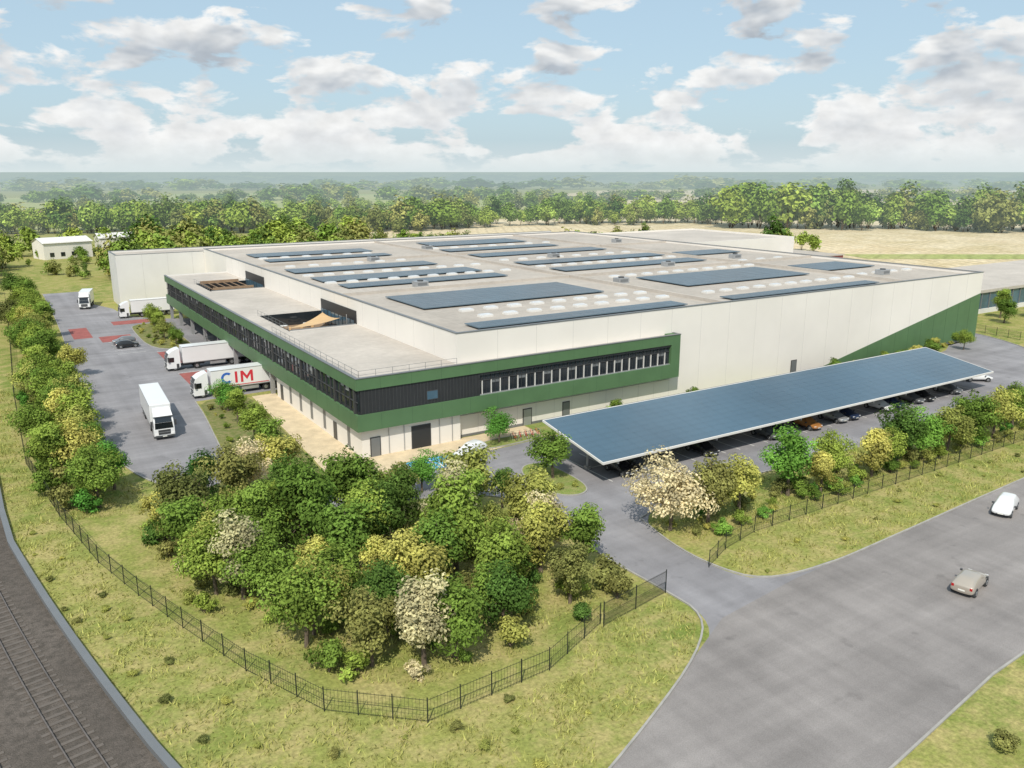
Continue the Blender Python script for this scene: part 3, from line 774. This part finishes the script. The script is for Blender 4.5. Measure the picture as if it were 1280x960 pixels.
for k,x,y,h in [('yellow',-24.5,64,6),('green',-29,41,7),('yellow',-28,11,7.5),('bright',-25.4,6,5.5),('green',-31,14,6),('green',-29,82,7),('green',-29,109,7.5),('yellow',-29,62,6.5),
  ('yellow',-28.5,27,7.5),('green',-29.5,52,7),('green',-27.5,120,7.5),('green',-28,133,8),('yellow',-28,96,7),('green',-27,72,7),('green',-27,35,7),('yellow',-27.5,18.5,7),('green',-27,147,8.5),('dark',-29,158,8.5),
  ('bright',-7.6,30,5),('green',-8,23,5),('yellow',-7.2,33,3.6),('green',-8.4,13,5.6),('green',-9.2,4.0,5.8),('yellow',-10.5,-2.5,6.4),('cream',-14,-3.5,6.2),
  ('olive',-22,-13,7.8),('olive',-16,-7.5,7.8),('cream',-20,-25,6.8),('green',-13,-20,9.4),('yellow',-17,-33,6.8),('green',-7.5,-15.5,7.8),('dark',-3.6,-19.5,7.0),('bright',2,-12.4,4.8),('yellow',2.4,-22,8.4),
  ('green',-3.5,-30,8.8),('dark',-5,-40,6),('yellow',2.5,-34,7),('yellow',-9,-33,7),('cream',-12,-41,6.4),('olive',1.5,-39.5,5.5),('olive',-15,-39,6.4),('dark',-12,-12,7.5),
  ('green',-17,-19,7.4),('dark',-7.5,-23,7.4),('cream',-1,-25,7.0),('green',-12,-27,7),('dark',-12.5,-36,6.2),('yellow',-21,-19,5.8),('olive',-2.5,-15.5,5.4),('dark',-18,-3,6.2),('yellow',6,-28,7.2),('green',5.8,-35.5,6.0),('cream',4.5,-31.5,5.6),
  ('cream',17.6,-33.6,7.4),('olive',21.3,-34.8,6.8),('yellow',25.6,-34.8,6.6),('bright',34,-33.8,7.2),('yellow',37.5,-35.2,5),('green',40.6,-34,6.2),('yellow',46.5,-35,6.0),('green',49.5,-35.2,5.4),('dark',52.8,-34,8),('bright',57,-34.8,6.5),('yellow',61.5,-34.8,6.2),('green',66.5,-34.5,7.0),('yellow',72,-34.8,7),('green',77.5,-34.4,6.6),('yellow',83,-34.8,7),('green',89,-34.5,6.8),('olive',95,-34.5,7),('green',102,-33.5,7.2),('bright',110,-32.5,7.4),('green',119,-27,8),
  ('green',16,-16.6,5.8),('bright',17.5,-2.8,4.8),('green',121,-3.2,4.2),('green',157,8,6),('green',163,12,7),('olive',170,8,7),
  ('green',-5,104,5.6),('green',-5.2,97,4.6),('yellow',-5.5,89,4.8),('green',-4.5,82.5,3.8),('dark',7.0,-20.5,4.6),('bright',7.0,-15.2,3.2)]:
    tree(k,x,y,h,wide=random.uniform(.88,1.12))
for k,x,y,h,w in [('green',38,-.6,2.4,.9),('green',53,-.6,2,.9),('yellow',56,-1,1.2,1),('green',86,-.8,2.4,1),('yellow',91,-1,1.5,1),('green',100,-1,2,1.2),('green',104,-1.5,2,1.2),('yellow',109,-1,2.4,1.2),('green',114,-1,2.6,1.2),('yellow',118,1,2.5,1.2),('green',126,2,2.5,1.2),('green',129,6,2.2,1.2),('yellow',14.6,-19.8,1.0,1),('yellow',16.6,-20,.9,1)]: bush(k,x,y,h,w)
def scatter(poly,n,mind,fn,seed):
    r=random.Random(seed); xs=[p[0] for p in poly]; ys=[p[1] for p in poly]; got=[]; tries=0
    while len(got)<n and tries<n*60:
        tries+=1; x=r.uniform(min(xs),max(xs)); y=r.uniform(min(ys),max(ys))
        if not inpoly(np.array([x]),np.array([y]),poly)[0]: continue
        if any((x-a)**2+(y-c)**2<mind*mind for a,c in got): continue
        got.append((x,y)); fn(r,x,y)
fg=[(-25,-6),(-17,-2.5),(-9.5,-9.5),(-8.5,-14.5),(1,-17),(7,-21),(7.2,-33),(5,-42),(-7,-43.5),(-14,-43),(-20,-36),(-25,-20)]
scatter(fg,100,1.7,lambda r,x,y:bush(r.choice(['green','yellow','olive','cream','dark','green']),x,y,r.uniform(.9,2.8),r.uniform(.8,1.1)),3)
fgt=[(-24,-8),(-10,-13),(0,-20),(5,-24),(5,-38),(-7,-42),(-14,-41),(-19,-34),(-24,-20)]
scatter(fgt,24,3.3,lambda r,x,y:tree(r.choice(['green','yellow','olive','green','green','cream']),x,y,r.uniform(4.6,7.2)),9)
hl=[(-31.5,0),(-26.5,0),(-25.5,8),(-26.5,60),(-25,100),(-24,160),(-30,165),(-31,100),(-32,50),(-32,18)]
scatter(hl,100,1.8,lambda r,x,y:bush(r.choice(['green','green','yellow','olive','bright']),x,y,r.uniform(1.4,3.4),r.uniform(.8,1.1)),4)
scatter(hl,30,4,lambda r,x,y:tree(r.choice(['green','yellow','green','olive']),x,y,r.uniform(4.5,7.8)),5)
hr=[(17.5,-37),(17.5,-33),(24,-31.5),(112,-31),(118,-36)]
scatter(hr,100,1.5,lambda r,x,y:bush(r.choice(['green','yellow','olive','bright']),x,y,r.uniform(.8,2.2),r.uniform(.8,1.1)),6)
bedp=[(-6.2,-4),(-5.8,10),(-5,34),(-9.5,35),(-10.5,24),(-12,10),(-12.5,4)]
scatter(bedp,34,1.4,lambda r,x,y:bush(r.choice(['green','yellow','olive']),x,y,r.uniform(.4,1.1)),8)
scatter([(-8.6,80),(-2.5,80),(-2.5,109),(-8.6,109)],26,1.6,lambda r,x,y:bush(r.choice(['green','yellow','olive']),x,y,r.uniform(.6,1.4)),12)
scatter([(103,-3),(127,5),(130,12),(131,2),(120,0)],16,1.6,lambda r,x,y:bush(r.choice(['green','yellow']),x,y,r.uniform(.8,1.8)),13)
scatter([(-34.8,0),(-33.4,0),(-27,-30),(-22,-46),(-2,-48),(-8,-54),(-25,-55),(-31,-30)],34,2.2,lambda r,x,y:bush(r.choice(['yellow','yellow','olive']),x,y,r.uniform(.25,.6),1.6),21)
scatter([(18,-44.5),(24,-39.2),(100,-38.5),(120,-41),(60,-43.8)],24,2.2,lambda r,x,y:bush(r.choice(['yellow','yellow','olive']),x,y,r.uniform(.25,.55),1.6),23)
scatter([(12,-65.5),(60,-62.5),(60,-70),(0,-72)],30,1.8,lambda r,x,y:bush(r.choice(['yellow','green','olive']),x,y,r.uniform(.4,1.3),1.3),25)

def grass_obj(name,polys,dens,seed,hmin=.12,hmax=.4):
    r=np.random.default_rng(seed); V=[];T=[]
    for poly in polys:
        P=np.array(poly); lo=P.min(0);hi=P.max(0); n=int((hi-lo).prod()*dens)
        x=r.uniform(lo[0],hi[0],n); y=r.uniform(lo[1],hi[1],n)
        cl=np.sin(x*.9+1.3*np.sin(y*.7))*np.sin(y*1.1+1.7*np.sin(x*.5))
        k=inpoly(x,y,poly)&(r.random(n)<.35+.65*(cl>0)); x=x[k];y=y[k];cl=cl[k];n=len(x)
        a=r.uniform(0,2*math.pi,n); w=r.uniform(.03,.07,n); h=r.uniform(hmin,hmax,n)*(.7+.5*(cl>0)); lx=r.normal(size=n)*.16;ly=r.normal(size=n)*.16
        A=np.stack([x-np.cos(a)*w,y-np.sin(a)*w,0*x],1);B=np.stack([x+np.cos(a)*w,y+np.sin(a)*w,0*x],1);Cc=np.stack([x+lx,y+ly,h],1)
        V.append(np.stack([A,B,Cc],1).reshape(-1,3)); T.append(np.repeat(r.uniform(.6,1.4,n)*(1+.2*cl),3))
    V=np.concatenate(V);T=np.concatenate(T); n=len(V)//3
    me=bpy.data.meshes.new(name); me.vertices.add(len(V)); me.vertices.foreach_set('co',V.ravel())
    me.loops.add(len(V)); me.loops.foreach_set('vertex_index',np.arange(len(V)))
    me.polygons.add(n); me.polygons.foreach_set('loop_start',np.arange(0,3*n,3)); me.polygons.foreach_set('loop_total',np.full(n,3))
    me.materials.append(L_grass); me.update(calc_edges=True)
    at=me.attributes.new('tint','FLOAT','POINT'); at.data.foreach_set('value',T)
    o=bpy.data.objects.new(name,me); COL.objects.link(o); return n
verge=[[(-35.5,60),(-33.3,60),(-33.3,20),(-31.3,1),(-29.3,-12),(-25.3,-27),(-19.5,-42),(-13,-47),(-3,-47.5),(-8,-55),(-14,-57),(-24,-56),(-27,-46),(-31,-30),(-33.5,-15),(-35.8,3)],
 [(17.8,-44.8),(16,-41.5),(24,-38.4),(74,-38),(128,-36.5),(130,-41.8),(60,-44.2),(32,-45.6)],
 [(-4,-46),(1,-43.5),(8.5,-43),(9,-46),(5,-49.5),(-3,-53.4),(-10,-53)],
 fg,[(-31.5,0),(-24,-3),(-23,5),(-25.5,14),(-26.5,60),(-32.5,50)],[(17.5,-37.5),(17.5,-31),(24,-28.5),(112,-28.5),(118,-37)]]
ng=grass_obj('tall_grass',verge,18,5)

FT=[leafy('wood_tree%d'%i,900+i,14,12+i,900,1.25,[LF['green'],LF['dark'],LF['bright'],LF['green'],LF['olive']][i],.03,False,26) for i in range(5)]
FF=[leafy('wood_far%d'%i,950+i,14,16+i,260,2.2,[LF['green'],LF['dark'],LF['olive']][i],.0,False,20) for i in range(3)]
CLEAR=[(-30,170),(-12,170),(24,296),(-20,296)]
def wood(name,segs,depth,n,h,seed,scale=(1,1),proto=None):
    proto=proto or FT
    c=bpy.data.collections.new(name); r=random.Random(seed)
    tot=sum(math.dist(segs[i],segs[i+1]) for i in range(len(segs)-1))
    for i in range(len(segs)-1):
        a,d=segs[i],segs[i+1]; L=math.dist(a,d); k=int(n*L/tot); nx,ny=-(d[1]-a[1])/L,(d[0]-a[0])/L
        for _ in range(k):
            t=r.random(); o=r.uniform(0,depth)
            x=a[0]+(d[0]-a[0])*t+nx*o; y=a[1]+(d[1]-a[1])*t+ny*o
            hv=1+.28*math.sin(x*.021+seed)*math.sin(y*.017+2*seed)
            if inpoly(np.array([x]),np.array([y]),CLEAR)[0]: hv*=.36
            ob=bpy.data.objects.new('t',r.choice(proto)); s=h/14*r.uniform(.6,1.15)*hv; ob.location=(x,y,-.3); ob.scale=(s*scale[0]*r.uniform(.8,1.2),)*2+(s,); ob.rotation_euler=(0,0,r.uniform(0,6.3)); c.objects.link(ob)
    e=bpy.data.objects.new(name,None); e.instance_type='COLLECTION'; e.instance_collection=c; COL.objects.link(e)
wood('distant_forest',[(-140,455),(-39,430),(60,400),(170,330)],50,230,18,1)
wood('distant_forest',[(170,345),(250,352),(368,290)],35,105,19,2)
wood('distant_forest',[(335,262),(400,200),(470,120),(520,20)],40,150,23,3)
wood('distant_forest',[(-300,640),(-80,640),(200,600),(420,470)],30,90,15,31,(1.2,1))
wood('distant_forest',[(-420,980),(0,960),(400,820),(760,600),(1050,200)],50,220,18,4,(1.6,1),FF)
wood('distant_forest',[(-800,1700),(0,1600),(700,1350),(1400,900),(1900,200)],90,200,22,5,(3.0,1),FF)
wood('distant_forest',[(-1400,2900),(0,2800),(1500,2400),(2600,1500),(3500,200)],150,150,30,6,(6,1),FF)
wood('tree_grove',[(-40,168),(-30,240),(-40,330)],46,110,12,7)
wood('tree_grove',[(-10,180),(60,200),(150,214)],46,84,12,8)
wood('tree_grove',[(-30,245),(120,250)],60,70,13,10)
wood('tree_grove',[(-40,90),(-36,178)],34,80,10,9)
wood('tree_grove',[(150,150),(200,165)],22,14,10,14)
wood('tree_grove',[(240,150),(262,140)],10,6,11,15)
wood('tree_grove',[(215,215),(240,208)],8,6,12,16)

# ---------------------------------------------------------------- sky, sun, camera
SUN_DIR=Vector((-.55,-.62,0)).normalized(); EL=math.radians(50)
w=bpy.data.worlds.new('World'); scene.world=w; w.use_nodes=True; nt=w.node_tree; nt.nodes.clear()
out=nt.nodes.new('ShaderNodeOutputWorld'); bg=nt.nodes.new('ShaderNodeBackground'); lk(nt,bg.outputs[0],out.inputs[0]); bg.inputs[1].default_value=.12
sky=nt.nodes.new('ShaderNodeTexSky'); sky.sky_type='NISHITA'; sky.sun_disc=False; sky.sun_elevation=EL
sky.sun_rotation=math.atan2(SUN_DIR.x,SUN_DIR.y); sky.air_density=1.0; sky.dust_density=1.5; sky.altitude=50
tc=nt.nodes.new('ShaderNodeTexCoord'); sp=nt.nodes.new('ShaderNodeSeparateXYZ'); lk(nt,tc.outputs['Generated'],sp.inputs[0])
z=sp.outputs[2]
def cl(off,scale,zs,detail=6,rough=.55,dist=.2):
    mp=nt.nodes.new('ShaderNodeMapping'); mp.inputs['Location'].default_value=off; mp.inputs['Scale'].default_value=(1,1,zs)
    lk(nt,tc.outputs['Generated'],mp.inputs[0]); 
    n=nt.nodes.new('ShaderNodeTexNoise'); n.inputs['Scale'].default_value=scale; n.inputs['Detail'].default_value=detail; n.inputs['Roughness'].default_value=rough; n.inputs['Distortion'].default_value=dist
    lk(nt,mp.outputs[0],n.inputs['Vector']); return n.outputs['Fac']
OFF=(5.3,2.2,.7)
d1=cl(OFF,10.0,2.6); d2=cl((OFF[0],OFF[1],OFF[2]+.05),10.0,2.6,3)
bank=maprange(nt,z,.035,.15,.065,-.035)
m1=maprange(nt,math_node(nt,'ADD',d1,bank),.485,.545)
shade=maprange(nt,d2,.44,.66)
upf=maprange(nt,z,.035,.10,.30,1.0)
shade=math_node(nt,'MULTIPLY',shade,upf)
puff=maprange(nt,cl((1,2,3),36,1.5,3,.6,0),.3,.7,.91,1.06)
ccol=mixc(nt,shade,(7.6,7.65,7.6),(3.9,4.35,4.85))
sc=nt.nodes.new('ShaderNodeVectorMath'); sc.operation='SCALE'; lk(nt,ccol,sc.inputs[0]); lk(nt,puff,sc.inputs['Scale'])
skyb=mixc(nt,.65,sky.outputs[0],(4.4,6.0,7.1))
c=mixc(nt,m1,skyb,sc.outputs[0])
c=mixc(nt,maprange(nt,z,.0,.036,.95,0),c,(5.9,6.6,6.7))
lk(nt,c,bg.inputs[0])
sd=bpy.data.lights.new('sun','SUN'); sd.energy=4.1; sd.angle=math.radians(.5); sd.color=(1,.935,.815)
so=bpy.data.objects.new('sun',sd); COL.objects.link(so)
dirv=Vector((SUN_DIR.x*math.cos(EL),SUN_DIR.y*math.cos(EL),math.sin(EL)))
so.rotation_euler=dirv.to_track_quat('Z','Y').to_euler()
cd=bpy.data.cameras.new('camera'); co=bpy.data.objects.new('camera',cd); COL.objects.link(co)
cd.sensor_width=36; cd.lens=1027.476/1280*36; cd.shift_y=-5.51/1280; cd.clip_end=100000; cd.clip_start=.5
co.location=(-33.696,-86.413,33.0); co.rotation_euler=(math.pi/2-.248,0,1.005-math.pi/2)
scene.camera=co
print('grass blades',ng)
